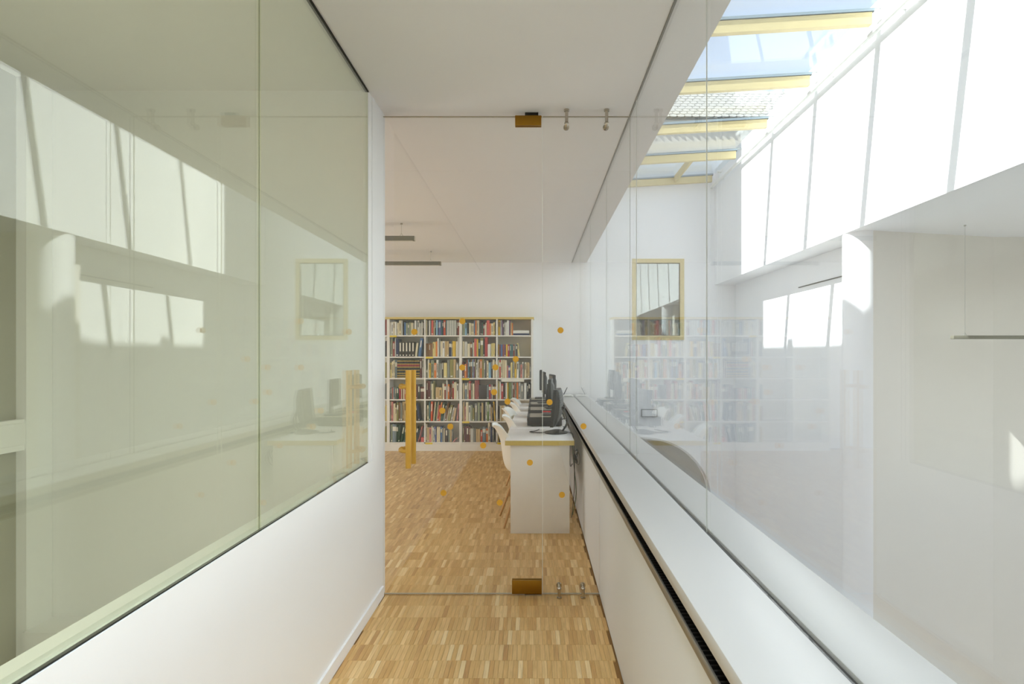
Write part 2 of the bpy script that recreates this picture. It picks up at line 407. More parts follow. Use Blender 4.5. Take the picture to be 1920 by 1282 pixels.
# ------------------------------------------------------------------ skylight
sk = struct('window_5')
RYS = [12.45-1.4725*i for i in range(0, 11)]
GASK = mat('dark grey gasket', (70, 78, 80), 0.6); CAPM = mat('blue grey aluminium', (150, 164, 170), 0.4, 0.3)
for y in RYS:
    mb = MB(); a, b = SX+0.0, 3.62
    mb.add([(a, y-0.036, skz(a)), (b, y-0.036, skz(b)), (b, y+0.036, skz(b)), (a, y+0.036, skz(a)),
            (a, y-0.036, skz(a)+0.13), (b, y-0.036, skz(b)+0.13), (b, y+0.036, skz(b)+0.13), (a, y+0.036, skz(a)+0.13)],
           [(0, 3, 2, 1), (4, 5, 6, 7), (0, 1, 5, 4), (1, 2, 6, 5), (2, 3, 7, 6), (3, 0, 4, 7)])
    rb = mb.build('rafter', GOLDPAINT, sk)
    for nm, hw, h0, h1, m_ in (('gasket', 0.040, 0.1302, 0.137, GASK), ('cap', 0.046, 0.1372, 0.168, CAPM)):
        g = MB()
        g.add([(a, y-hw, skz(a)+h0), (b+0.02, y-hw, skz(b)+h0), (b+0.02, y+hw, skz(b)+h0), (a, y+hw, skz(a)+h0),
               (a, y-hw, skz(a)+h1), (b+0.02, y-hw, skz(b)+h1), (b+0.02, y+hw, skz(b)+h1), (a, y+hw, skz(a)+h1)],
              [(0, 3, 2, 1), (4, 5, 6, 7), (0, 1, 5, 4), (1, 2, 6, 5), (2, 3, 7, 6), (3, 0, 4, 7)])
        g.build(nm, m_, rb)
def roofbox(mb, xa, xb, ya, yb, h0, h1):
    return mb.add([(xa, ya, skz(xa)+h0), (xb, ya, skz(xb)+h0), (xb, yb, skz(xb)+h0), (xa, yb, skz(xa)+h0),
                   (xa, ya, skz(xa)+h1), (xb, ya, skz(xb)+h1), (xb, yb, skz(xb)+h1), (xa, yb, skz(xa)+h1)],
                  [(0, 3, 2, 1), (4, 5, 6, 7), (0, 1, 5, 4), (1, 2, 6, 5), (2, 3, 7, 6), (3, 0, 4, 7)])
for a, b in zip(RYS[1:], RYS[:-1]):
    roofbox(MB(), SX-0.11, WX-0.003, a+0.006, b-0.006, 0.172, 0.188).build('pane', GL_SKY, sk)
    roofbox(MB(), SX-0.11, WX-0.003, a-0.006, a+0.006, 0.172, 0.188).build('pane_joint', MINTGREY, sk)
roofbox(MB(), 2.84, 2.89, RYS[1]+0.028, RYS[0]-0.028, 0.03, 0.158).build('cross_bar', GOLDPAINT, sk)

rail = empty('blind_rail', (0, 0, 0))
tag(rail, 'long white tubular rail running under the skylight along the sunlit wall', 'rail')
rz = 4.95
MB().cyl((3.66, -2.9, rz), (3.66, EY-0.002, rz), 0.030, n=12).build('tube', WHITEP, rail, smooth=True)
for y in RYS[:-1]:
    mb = MB().cyl((3.64, y-0.45, rz+0.02), (3.64, y-0.45, rz+0.13), 0.008).box(3.60, 3.69, y-0.49, y-0.41, rz+0.13, rz+0.165)
    mb.box(3.66, WX-0.001, y-0.46, y-0.44, rz-0.012, rz+0.012)
    mb.build('bracket', WHITEP, rail)

# ------------------------------------------------------------------ glass door and side panel
d1 = struct('door_1')
SEAM = 0.046
part('pane', GL_CLEAR, d1, LX+0.003, SEAM-0.002, DY-0.006, DY+0.006, 0.010, 2.905)
part('top_edge', mat('dim glass edge', (172, 164, 144), 0.4), d1, LX+0.003, SEAM-0.002, DY-0.0061, DY+0.0061, 2.9052, 2.909)
part('bottom_edge', mat('dim glass edge', (172, 164, 144), 0.4), d1, LX+0.003, SEAM-0.002, DY-0.0061, DY+0.0061, 0.006, 0.0098)
part('meeting_edge', mat('pale silicone', (226, 228, 222), 0.5), d1, SEAM-0.0014, SEAM+0.0014, DY-0.0055, DY+0.0055, 0.010, 2.905)
hd = empty('handle', (-0.755, DY, 0)); hd.parent = d1
for s, nm in ((-1, 'front'), (1, 'back')):
    mb = MB(); yy = s*0.078
    bm = bmesh.new(); bmesh.ops.create_cone(bm, cap_ends=True, segments=20, radius1=0.0165, radius2=0.0165, depth=0.582)
    for v in bm.verts: v.co = (v.co.x, yy+v.co.y, 1.0755+v.co.z)
    mb.bm(bm); mb.build('grip_bar', GOLD, hd, smooth=True)
    for z in (1.268, 0.884):
        mb = MB().tube([(0.0, yy, z), (-0.03, yy, z), (-0.052, yy*0.72, z), (-0.056, yy*0.45, z), (-0.056, s*0.0065, z)], 0.0115, n=12)
        mb.cyl((-0.056, s*0.0065, z), (-0.056, s*0.011, z), 0.017, n=16)
        mb.build('standoff', GOLD, hd, smooth=True)
def fitting(x0, x1, z0, z1):
    f = MB().box(x0, x1, DY-0.019, DY-0.0065, z0, z1, 0, 0.0012).box(x0, x1, DY+0.0065, DY+0.019, z0, z1, 0, 0.0012)
    f.build('patch_fitting', BRONZE, d1, smooth=True)
fitting(-0.120, 0.039, 2.849, 2.909); fitting(-0.139, 0.041, 0.012, 0.094)
part('floor_pivot', CHROME, d1, -0.06, 0.04, DY-0.02, DY+0.02, 0.0005, 0.009)
part('top_pivot', DARK, d1, -0.06, 0.02, DY-0.012, DY+0.012, 2.9095, H-0.0005)
dots = [(867, 602), (777, 622), (967, 673), (929, 688.6), (866.7, 688.8), (926.4, 735), (951.6, 752.7), (829.4, 769.7), (844.3, 799.5), (906, 835), (993.5, 867), (831.5, 924), (937, 942)]
dots2 = [(1051, 619), (1030.4, 753.8), (1094, 799), (1053.6, 927.5)]
dot_me = MB().cyl((0, -0.0005, 0), (0, 0.0005, 0), 0.0185, n=24).mesh('sticker', STICK)
w3 = struct('window_3')
for lst, par in ((dots, d1), (dots2, w3)):
    for (px, py) in lst:
        yy = DY-0.0072
        o = bpy.data.objects.new('sticker', dot_me); COL.objects.link(o); o.parent = par
        o.location = ((px-VX)*yy/F, yy, CAMZ-(py-VY)*yy/F)
mb = MB().prism([(SEAM+0.002, 0.010), (0.391, 0.010), (0.391, 0.758), (0.370, 0.758), (0.370, 0.862), (GX-0.007, 0.862), (GX-0.007, 2.905), (SEAM+0.002, 2.905)], 1, DY-0.006, DY+0.006)
mb.build('pane', GL_CLEAR, w3)
part('top_edge', mat('dim glass edge', (172, 164, 144), 0.4), w3, SEAM+0.002, GX-0.007, DY-0.0061, DY+0.0061, 2.9052, 2.909)
part('bottom_edge', mat('dim glass edge', (172, 164, 144), 0.4), w3, SEAM+0.002, 0.391, DY-0.0061, DY+0.0061, 0.0055, 0.0098)
part('edge_seal', mat('grey seal', (150, 152, 140), 0.5), w3, GX-0.0068, GX-0.0062, DY-0.006, DY+0.006, 0.862, 2.905)
for x in (0.19, 0.43):
    mb = MB().cyl((x, DY-0.055, H-0.0005), (x, DY-0.055, H-0.012), 0.016, n=16).cyl((x, DY-0.055, H-0.012), (x, DY-0.055, 2.855), 0.0095, n=14)
    mb.ball((x, DY-0.052, 2.846), 0.014).cyl((x, DY-0.052, 2.846), (x, DY-0.0065, 2.838), 0.009, n=12).cyl((x, DY-0.015, 2.838), (x, DY-0.0065, 2.838), 0.018, n=18)
    mb.build('point_fixing', CHROME, w3, smooth=True)
for x in (0.146, 0.289):
    mb = MB().cyl((x, DY-0.055, 0.0005), (x, DY-0.055, 0.008), 0.015, n=16).cyl((x, DY-0.055, 0.008), (x, DY-0.055, 0.052), 0.0095, n=14)
    mb.ball((x, DY-0.052, 0.056), 0.013).cyl((x, DY-0.052, 0.056), (x, DY-0.0065, 0.062), 0.009, n=12).cyl((x, DY-0.016, 0.062), (x, DY-0.0065, 0.062), 0.017, n=18)
    mb.build('point_fixing', CHROME, w3, smooth=True)

# ------------------------------------------------------------------ bookcases
BF = 9.32; BD = 0.275; K = F/BF
SHZ = [1.774, 1.447, 1.119, 0.793, 0.457, 0.133]
CASEM = mat('white bookcase board', (232, 230, 222), 0.5, var=0.015, scale=4)
BACKM = mat('bookcase back board', (216, 210, 192), 0.6, var=0.02, scale=4)
YTAG = mat('yellow shelf tag', (226, 200, 50), 0.5, var=0.05)
WTAG = mat('white shelf tag', (226, 224, 210), 0.5, var=0.03)
CXS = [-3.36, -2.25, -1.14, -0.026]
case_labels = ['white bookcase mostly cut off by the door jamb, beyond the middle bookcase',
               'white bookcase seen behind the gold door handle', 'white bookcase with a free side panel, standing beside the computer desks']
for i in range(3):
    a, b = CXS[i]+0.0005, CXS[i+1]-0.0005
    c = tag(empty('bookcase', ((a+b)/2, BF, 0)), case_labels[i], 'bookcase', 'bookcases along the back wall')
    ox = (a+b)/2; ex = 0.02 if i < 2 else 0.032
    def p(nm, m, x0, x1, y0, y1, z0, z1): return part(nm, m, c, x0-ox, x1-ox, y0, y1, z0, z1)
    mid = (a+b)/2-0.006 if i == 1 else (a+b)/2+0.006
    mid = {0: (a+b)/2, 1: (796.5-VX)/K, 2: (931.5-VX)/K}[i]
    p('side_panel', CASEM, a, a+0.02, 0, BD, 0.0005, 2.02); p('side_panel', CASEM, b-ex, b, 0, BD, 0.0005, 2.02)
    p('divider', CASEM, mid-0.011, mid+0.011, 0.002, BD-0.012, 0.133, 2.02)
    p('top_board', GOLDEDGE, a, b+(0.0 if i < 2 else 0.012), -0.012, BD, 2.02, 2.052)
    p('back_panel', BACKM, a+0.02, b-ex, BD-0.01, BD-0.002, 0.113, 2.02)
    p('plinth', CASEM, a+0.02, b-ex, 0.004, 0.024, 0.0005, 0.112)
    for z in SHZ:
        for s0, s1 in ((a+0.02, mid-0.011), (mid+0.011, b-ex)):
            p('shelf', CASEM, s0, s1, 0.003, BD-0.011, z-0.019, z)
    if i == 1: tg = [(730.8, 743.5, 0), (798, 812, 1), (797.5, 811, 5)]
    elif i == 2: tg = [(866.3, 880, 2), (867, 880, 4), (932.5, 941, 5)]
    else: tg = []
    for xa, xb, r in tg:
        o = p('shelf_tag', YTAG, (xa-VX)/K, (xb-VX)/K, -0.003, 0.0028, SHZ[r]-0.030, SHZ[r]-0.003); o['label'] = 'yellow shelf tag'
    if i == 2:
        o = p('shelf_tag', WTAG, (940-VX)/K, (983-VX)/K, -0.003, 0.0028, SHZ[2]-0.057, SHZ[2]-0.004); o['label'] = 'long white shelf tag'

# ------------------------------------------------------------------ books
BC = {'wh': ('white', (226, 226, 218)), 'cr': ('cream', (222, 212, 180)), 'lg': ('pale grey', (192, 194, 186)), 'gy': ('grey', (136, 138, 130)),
      'dk': ('dark brown', (58, 50, 42)), 'bk': ('black', (34, 34, 34)), 'br': ('brown', (132, 92, 54)), 'tn': ('tan', (198, 172, 122)),
      'mr': ('maroon', (104, 52, 50)), 'rd': ('red', (176, 52, 46)), 'co': ('coral', (206, 92, 78)), 'or': ('orange', (222, 128, 52)),
      'ro': ('red-orange', (214, 84, 42)), 'ye': ('yellow', (222, 184, 60)), 'yc': ('pale yellow', (220, 204, 134)), 'ol': ('olive', (142, 136, 74)),
      'gn': ('green', (112, 140, 66)), 'dg': ('dark green', (50, 78, 60)), 'sa': ('sage', (150, 158, 130)), 'tl': ('teal', (66, 112, 114)),
      'lb': ('light blue', (140, 182, 206)), 'bl': ('blue', (74, 112, 162)), 'nv': ('navy', (44, 54, 88)), 'pu': ('purple', (118, 82, 112)),
      'pk': ('pink', (214, 138, 128)), 'vi': ('violet-blue', (98, 100, 150)), 'gb': ('blue-grey', (120, 134, 140)), 'rb': ('red-brown', (146, 72, 56)),
      'cm': ('crimson', (170, 36, 62))}
BMAT = {k: mat('book '+v[0], v[1], 0.55, var=0.1, scale=3, spec=0.3) for k, v in BC.items()}
PAGES = mat('book pages', (222, 212, 186), 0.8, var=0.06, scale=40)
GILT = mat('gilt band', (206, 170, 74), 0.45, 0.3)
REDP = mat('red spine panel', (140, 40, 40), 0.5)
LTITLE = mat('light title', (226, 222, 206), 0.6)
DTITLE = mat('dark title', (64, 56, 50), 0.6)
def front(x): return 0.035*(2*x-1)**2
def ring(y_off, x0=0.0, x1=1.0, n=6):
    return [(x0+(x1-x0)*i/n, front(x0+(x1-x0)*i/n)+y_off) for i in range(n+1)]
def book_mesh(bands=()):
    b = MB(); ft = ring(0)
    inner = [(0.90, 0.05), (0.10, 0.05)]
    outer = ft+[(1.0, 1.0), (0.93, 1.0), (0.93, 0.07), (0.07, 0.07), (0.07, 1.0), (0.0, 1.0)]
    b.prism(outer, 2, 0, 1, 0)
    b.box(0.07, 0.93, 0.07, 0.965, 0.012, 0.975, 1)
    for z0, z1, mi, x0, x1 in bands:
        o = ring(-0.006, x0, x1)+[(x1, front(x1)+0.004), (x0, front(x0)+0.004)]
        b.prism(o, 2, z0, z1, mi)
    return b
BK = [book_mesh().mesh('book', [BMAT['wh'], PAGES]),
      book_mesh([(0.55, 0.9, 2, 0.3, 0.7)]).mesh('book', [BMAT['wh'], PAGES, DTITLE]),
      book_mesh([(0.5, 0.88, 2, 0.3, 0.7)]).mesh('book', [BMAT['wh'], PAGES, LTITLE]),
      book_mesh([(0.05, 0.12, 2, 0.2, 0.8)]).mesh('book', [BMAT['wh'], PAGES, LTITLE]),
      book_mesh([(0.62, 0.86, 2, 0.0, 1.0)]).mesh('book', [BMAT['wh'], PAGES, LTITLE]),
      book_mesh([(0.3, 0.8, 2, 0.36, 0.64), (0.06, 0.12, 2, 0.3, 0.7)]).mesh('book', [BMAT['wh'], PAGES, DTITLE])]
VOL = book_mesh([(0.92, 0.955, 2, 0, 1), (0.76, 0.79, 2, 0, 1), (0.64, 0.755, 3, 0, 1), (0.585, 0.62, 2, 0, 1), (0.42, 0.45, 2, 0, 1), (0.24, 0.28, 2, 0, 1), (0.12, 0.16, 2, 0, 1), (0.03, 0.06, 2, 0, 1)]).mesh('encyclopedia_volume', [BMAT['bk'], PAGES, GILT, REDP])
SETV = book_mesh([(0.36, 0.94, 2, 0.3, 0.72), (0.06, 0.13, 2, 0.3, 0.7)]).mesh('set_volume', [BMAT['dk'], PAGES, LTITLE])
LIGHT = set('wh cr lg tn yc pk lb sa ye'.split())
ORD = 'first second third fourth fifth sixth seventh eighth ninth tenth eleventh twelfth thirteenth fourteenth fifteenth sixteenth seventeenth eighteenth nineteenth twentieth twenty-first twenty-second twenty-third twenty-fourth twenty-fifth twenty-sixth twenty-seventh twenty-eighth twenty-ninth thirtieth thirty-first'.split()
ROWN = ['top', 'second', 'third', 'fourth', 'fifth', 'bottom']
BAYN = {'C2': 'edge of the cut-off bookcase', 'A1': 'left bay of middle bookcase', 'A2': 'right bay of middle bookcase', 'B1': 'left bay of right bookcase', 'B2': 'right bay of right bookcase'}
# crop origin x, scale, row floors, bay limits (pixels of the photograph)
CROP = {'A1': ((720, 9.86), (720, 9.16)), 'A2': ((790, 9.86), (720, 9.16)), 'B1': ((860, 9.86), (860, 9.16)), 'B2': ((925, 9.86), (860, 9.16))}
FLOORS = [375, 770, 1165, 350, 725, 1090]
def lim(i, s):
    return {'A1': (CXS[1]+0.022, (796.5-VX)/K-0.012), 'A2': ((796.5-VX)/K+0.012, CXS[2]-0.022), 'B1': (CXS[2]+0.022, (931.5-VX)/K-0.012),
            'B2': ((931.5-VX)/K+0.012, CXS[3]-0.034), 'C2': ((CXS[0]+CXS[1])/2+0.013, CXS[1]-0.022)}[s]
BOOKS = {
 ('A1', 0): "95,123,130,wh 125,153,128,wh 156,186,125,cr 189,222,125,wh 225,242,130,gy 244,270,140,cr 273,312,100,cr 315,340,105,lg 343,362,112,dk 365,395,135,bl 398,430,145,sa 433,456,150,gy 460,490,130,sa 494,530,140,cr 534,560,150,gy 562,592,105,wh 595,611,130,gy 613,642,100,wh 645,678,150,lg 681,711,135,wh 714,733,115,dk",
 ('A1', 1): "108,150,430,sa 152,190,490,rb 192,212,425,wh 214,264,440,nv 270,322,500,S 326,380,500,S 386,440,500,S 446,500,500,S 506,558,500,S 564,600,520,cr,30 626,672,430,bl,44",
 ('A1', 2): "107,135,885,yc 137,164,860,cr 166,192,840,cr 195,233,830,gb "+' '.join('%d,%d,%d,V' % (236+30*i, 265+30*i, 832) for i in range(14))+" 658,692,810,mr 700,722,797,wh",
 ('A1', 3): "105,128,150,gy 130,152,150,pk 154,178,148,gb 180,205,150,gy 208,247,140,dg 250,280,165,cm 282,300,170,cr 302,320,170,br 322,348,170,cr 350,378,170,rd 382,410,165,rb 414,445,170,dk 450,480,160,mr 486,525,110,dk 530,570,100,mr 574,615,100,dk 620,685,140,mr",
 ('A1', 4): "104,122,385,cr 124,147,390,pk 149,188,425,cr 190,211,495,cr 215,240,405,ol 243,270,400,br 272,303,410,gy 308,335,390,tn 338,372,390,tn 376,410,395,tn 414,440,400,br 444,470,410,gy 556,582,420,dk,-38 590,612,420,nv,-40",
 ('A1', 5): "108,140,790,sa 143,206,780,gb 209,234,790,dg 238,264,795,dg,10 268,306,800,dg,55 322,352,810,dg,40 360,390,800,gn,45 398,424,800,dk,40 520,544,815,bk,50 548,572,815,bk,62 576,590,815,pk,66",
 ('A2', 0): "81,103,95,cr 106,133,95,dk 135,157,100,wh 158,179,110,gb 181,217,95,co 219,240,95,cr 242,263,105,dk 266,298,95,lb 300,316,100,nv 317,357,95,vi 359,386,95,tl 388,401,110,nv 403,443,95,ro 446,463,95,tl "+' '.join('%d,%d,%d,J' % (465+15*i, 479+15*i, 95+(i*7) % 5) for i in range(12))+" 648,672,105,mr 674,696,100,rb",
 ('A2', 1): "81,105,525,br 107,132,525,br 134,160,522,br 162,201,522,br 205,232,500,yc 234,260,500,yc 262,290,490,or 292,317,430,wh 319,344,440,gy 347,385,485,cr 387,426,485,wh 428,464,485,tn 466,502,485,tn 506,544,490,nv 547,568,500,gy 572,629,485,ye 633,668,490,wh 671,692,420,wh",
 ('A2', 2): "84,108,1000,gy 110,138,825,wh 140,169,890,ye 173,226,840,sa 229,269,890,or 273,308,830,wh 311,340,900,gy 343,368,900,lg 371,402,850,dk 406,468,885,yc 475,520,830,gy 523,585,820,ol 589,632,820,tn 636,693,880,gy",
 ('A2', 3): "720,752,35,mr 754,790,40,mr 792,812,45,gy 815,844,85,cr 846,862,40,ol 880,934,145,tn 936,990,150,tn 998,1030,85,cr 1032,1060,95,rb 1063,1087,20,lg 1089,1120,95,or 1122,1145,150,mr 1147,1170,100,br 1173,1192,40,rd 1196,1238,60,cr 1241,1278,85,wh",
 ('A2', 4): "735,765,455,cr 768,790,395,tl 793,826,390,ro,6 838,858,400,cr,30 862,884,400,dg,32 888,904,390,cr,33 908,932,450,co,34 940,962,400,or,40 966,1006,405,dg,42 1012,1034,460,lg,40 1040,1062,410,br,52 1068,1086,500,cr,40 1092,1132,455,ol,48 1142,1166,490,wh,46 1174,1206,500,tn,40 1240,1262,430,pk,30",
 ('A2', 5): "716,732,780,cr 735,770,840,tn 772,806,840,pk 809,832,815,cr 848,868,840,wh,-16 876,900,830,vi,-20 902,930,830,cr 932,960,832,cr 964,990,825,bl 993,1012,850,gy 1018,1040,860,cr 1044,1096,860,dk 1105,1130,870,sa 1133,1155,870,tn 1158,1172,880,gy 1176,1200,1000,pk,90",
 ('B1', 0): "65,110,140,sa 113,148,140,lb 152,186,150,bk 190,220,145,cr 223,246,160,cr 248,278,158,cr 284,297,110,bl 299,325,98,or 328,355,95,cr 358,376,100,cr 380,400,100,dk 402,425,102,dk 428,450,140,dg 453,472,170,rd 475,496,180,wh 498,512,140,cr 515,568,98,co 571,593,155,or 596,635,155,cr 638,666,130,yc",
 ('B1', 1): "66,105,490,cr 108,158,490,lg 161,205,530,cr 208,245,500,br 247,262,490,gb 264,285,510,cr 287,325,440,co 328,357,450,ye 361,395,480,dg 399,448,425,ol 451,475,440,bk 479,531,410,rd 536,590,540,wh 600,632,525,yc 635,668,520,yc",
 ('B1', 2): "67,102,875,mr 106,141,910,or 146,165,825,rb 168,186,825,lb 188,210,825,dg 213,248,820,br 250,269,820,lb 271,294,820,pu 297,318,815,ol 321,345,885,wh 348,365,830,wh 367,395,830,tn 399,425,815,or 429,460,820,ol 463,490,850,gy 492,511,870,dk 514,548,845,cr 551,592,880,lb 601,625,830,bk 628,664,825,cr 667,688,860,cr",
 ('B1', 3): "66,94,80,cr 97,104,80,br 107,142,75,gb 145,165,70,cr 169,205,40,rd 210,232,80,sa 236,268,85,cr 275,326,25,rb 328,339,25,rd 342,478,105,dk 483,512,100,gb 515,544,100,rd 546,565,110,pu 567,580,105,cr 583,610,100,dk 612,638,102,br",
 ('B1', 4): "66,95,395,tn 97,119,475,pk 121,164,400,cr 166,200,460,wh 204,235,450,sa 238,268,500,ol 276,318,420,gy 321,362,405,sa 368,388,430,bk 391,420,410,tn 423,455,400,dk 459,485,400,wh 488,516,400,gn 520,545,440,wh 556,580,480,tn,-14 586,600,460,dk,-16 612,632,375,ye,-24",
 ('B1', 5): "66,84,815,ol 87,113,830,mr 118,176,820,mr 179,199,830,br 201,255,855,lg 258,290,860,gy 296,330,865,tn 332,366,865,tn 375,405,885,ro 409,462,825,gb 466,500,860,or 504,540,748,cr 543,576,830,nv 579,600,850,gy",
 ('B2', 0): "86,126,95,ye 131,150,100,lg 152,176,100,pu 180,194,130,dk 196,220,140,wh 223,250,135,wh 253,288,95,wh 291,313,100,pu 318,340,140,tn 342,358,150,or",
 ('B2', 1): "82,103,545,ye 106,135,545,mr 138,165,545,bl 168,195,545,rb 198,228,545,pu 232,262,545,ye 265,298,545,cm 301,328,545,tl 331,360,545,tl 363,392,545,rb 395,415,545,gy 418,438,545,bk 458,486,520,yc,-28",
 ('B2', 2): "86,103,835,cr 106,136,830,co 139,165,835,cr 168,205,830,cr 208,246,835,cr 248,272,940,pk 276,313,940,vi 316,352,880,yc 364,386,860,lg 393,425,860,ye 428,470,870,wh 484,500,890,gy 503,530,920,pk 533,556,870,wh 576,605,880,cr 607,635,880,tn 638,668,880,tn 671,693,930,gy",
 ('B2', 3): "676,692,35,yc 700,725,45,wh 729,765,85,rd 768,800,80,dk 804,830,70,wh 833,853,60,ye 866,892,65,gn 895,912,60,sa 914,925,65,wh 927,948,70,br 950,965,75,pk 968,990,65,sa 993,1020,65,or 1023,1060,65,lg 1064,1113,85,gy 1123,1165,75,wh 1171,1195,90,bk 1200,1226,55,dk 1229,1244,80,bk",
 ('B2', 4): "676,700,470,dk 703,731,460,cr 733,766,460,tn 768,801,460,cr 804,830,480,dk 833,880,530,co 883,925,560,ol 928,960,520,or",
 ('B2', 5): "676,690,850,ye 694,706,860,bk 709,735,850,dk 738,765,850,br",
}
def add_book(mesh, name, x, z, w, h, d, lean, mkey, label, cat, group, yoff):
    o = bpy.data.objects.new(name, mesh); COL.objects.link(o)
    o.scale = (w, d, h); ang = math.atan2(lean, h)
    o.rotation_euler = (0, ang, 0)
    if ang > 0: o.location = (x+w-w*math.cos(ang), BF+yoff, z+w*math.sin(ang)+0.0004)
    else: o.location = (x, BF+yoff, z+0.0004)
    if mkey:
        o.material_slots[0].link = 'OBJECT'; o.material_slots[0].material = BMAT[mkey]
    return tag(o, label, cat, group)
NB = 0
for (bay, row), txt in BOOKS.items():
    x0c, sc = CROP[bay][0 if row < 3 else 1]; fy = FLOORS[row]; l0, l1 = lim(0, bay)
    items = []
    for t in txt.split():
        q = t.split(','); items.append((float(q[0]), float(q[1]), float(q[2]), q[3], float(q[4]) if len(q) > 4 else 0.0))
    prev = l0; prevl = False; out = []
    for n_, (a, b, tp, key, ln) in enumerate(items):
        xa = (x0c+a/sc-VX)/K; xb = (x0c+b/sc-VX)/K
        h = (fy-tp)/sc/K; h = min(h, 0.298); lean = ln/sc/K
        ang = math.atan2(lean, h)
        w = (xb-xa)*(math.cos(ang) if ln else 1)
        xa = max(xa, prev+0.0006); foot = w/max(0.3, math.cos(ang)) if ln else w
        if ln < 0: xa = max(xa, prev+0.0006)
        if xa+w > l1: xa = max(prev+0.0004, l1-w); w = min(w, l1-xa)
        if w < 0.004: continue
        if ln: h = (h if abs(ln) < 15 else h*1.0/math.cos(ang)*math.cos(ang))
        out.append((xa, w, h, lean, key)); prev = xa+foot
    tot = len(out)
    for n_, (xa, w, h, lean, key) in enumerate(out):
        NB += 1
        d = min(0.225, max(0.13, h*0.76)); yo = 0.012+R.random()*0.02
        size = 'tall ' if h > 0.27 else ('short ' if h < 0.2 else '')
        if abs(lean) > 0.02: size = 'leaning '
        wd = 'thick ' if w > 0.037 else ('thin ' if w < 0.017 else '')
        pos = ORD[n_]+' from left'
        plc = ROWN[row]+' shelf, '+BAYN[bay]
        if key == 'V':
            add_book(VOL, 'encyclopedia_volume', xa, SHZ[row], w, h, 0.2, 0, None, 'black volume with gilt bands and red panel, '+ORD[n_-4]+' of its set on the '+ROWN[row]+' shelf', 'book', 'gilt-banded volumes on the third shelf', 0.015)
        elif key == 'S':
            add_book(SETV, 'set_volume', xa, SHZ[row], w, h, 0.2, 0, None, 'dark brown volume with white spine strip, '+ORD[n_-4]+' of five on the second shelf', 'book', 'brown volumes with white spine strips', 0.015)
        elif key == 'J':
            add_book(BK[0], 'journal', xa, SHZ[row], w, h, 0.2, 0, 'lg' if n_ % 3 else 'wh', 'thin pale journal, '+ORD[n_-14]+' of the row of journals on the top shelf', 'journal', 'pale journals on the top shelf', 0.014)
        else:
            mi = R.choice([0, 0, 1, 3, 5]) if key in LIGHT else R.choice([0, 0, 2, 3, 4, 2])
            if bay == 'B1' and row == 3 and w > 0.1: mi = 0
            add_book(BK[mi], 'book', xa, SHZ[row], w, h, d, lean, key, size+wd+BC[key][0]+' book, '+pos+', '+plc, 'book', 'books on the '+ROWN[row]+' shelf, '+BAYN[bay], yo)
# the books at the right end of the bookcase that the jamb cuts off
for row, keys in enumerate((['rb', 'dk'], ['dk', 'gy'], ['ol', 'cr'], ['gy', 'dg'], ['yc', 'br'], ['ol', 'tn'])):
    x = lim(0, 'C2')[1]
    for n_, k in enumerate(keys):
        w = 0.026; x -= w+0.001
        add_book(BK[0], 'book', x, SHZ[row], w, 0.24-0.02*n_, 0.18, 0, k, BC[k][0]+' book at the '+('far right' if n_ == 0 else 'second place')+' of the '+ROWN[row]+' shelf, '+BAYN['C2'], 'book', 'books in the cut-off bookcase', 0.015)
# two books lying flat on the top shelf, a small red box on the bottom shelf
def flat_book(xa, xb, z, h, key, label):
    o = add_book(BK[0], 'book', 0, 0, h, xb-xa-0.004, 0.17, 0, key, label, 'book', 'books lying flat on the top shelf', 0)
    o.rotation_euler = (0, math.pi/2, 0); o.location = (xa, BF+0.02, z+h)
    return o
xa, xb = (925+365/9.86-VX)/K, (925+668/9.86-VX)/K
flat_book(xa, xb, SHZ[0]+0.0005, 0.029, 'nv', 'navy book lying flat at the bottom of a pile, top shelf')
flat_book(xa, xb, SHZ[0]+0.0302, 0.044, 'wh', 'white book lying flat on top of a navy one, top shelf')
mb = MB().box(0, 0.047, 0, 0.09, 0, 0.072, 0, 0.003)
o = mb.build('index_box', BMAT['co'], None, True, ((720+629/9.16-VX)/K, BF+0.02, SHZ[5]+0.0003)); tag(o, 'small coral red box at the end of the bottom shelf', 'box')

# ------------------------------------------------------------------ desks in a row
DX0, DX1, DZ = -0.244, 0.322, 0.763
D0, DL = 4.96, 0.796
nth = ['nearest', 'second', 'middle', 'fourth', 'farthest']
dl = ['white computer desk nearest the glass door, its end panel in full view', 'white computer desk second from the glass door', 'white computer desk in the middle of the row of five',
      'white computer desk next to the farthest one', 'white computer desk at the far end beside the bookcase']
for i in range(5):
    y = D0+i*DL
    if i == 0:
        dk = empty('computer_desk', (0.04, y+DL/2, 0)); h = DL/2-0.001
        a, b = DX0-0.04, DX1-0.04
        part('desktop', DESKW, dk, a+0.002, b-0.002, -h+0.002, h-0.002, DZ-0.04, DZ, 0.001)
        mb = MB().box(a, b, -h, -h+0.002, DZ-0.04, DZ-0.001).box(a, b, h-0.002, h, DZ-0.04, DZ-0.001).box(a, a+0.002, -h+0.002, h-0.002, DZ-0.04, DZ-0.001).box(b-0.002, b, -h+0.002, h-0.002, DZ-0.04, DZ-0.001)
        o = mb.build('edge_band', GOLDEDGE, dk); o['label'] = 'gold edge band'
        for s in (-1, 1):
            part('side_panel', DESKW, dk, -0.24, 0.244, s*(h-0.03)-0.0125, s*(h-0.03)+0.0125, 0.0005, DZ-0.0405, 0.001)
        part('back_rail', DESKW, dk, 0.18, 0.198, -h+0.044, h-0.044, 0.40, DZ-0.0405)
        desk0 = dk
    else:
        dk = copy_tree(desk0); dk.location = (0.04, y+DL/2, 0)
    tag(dk, dl[i], 'desk', 'computer desks in a row')

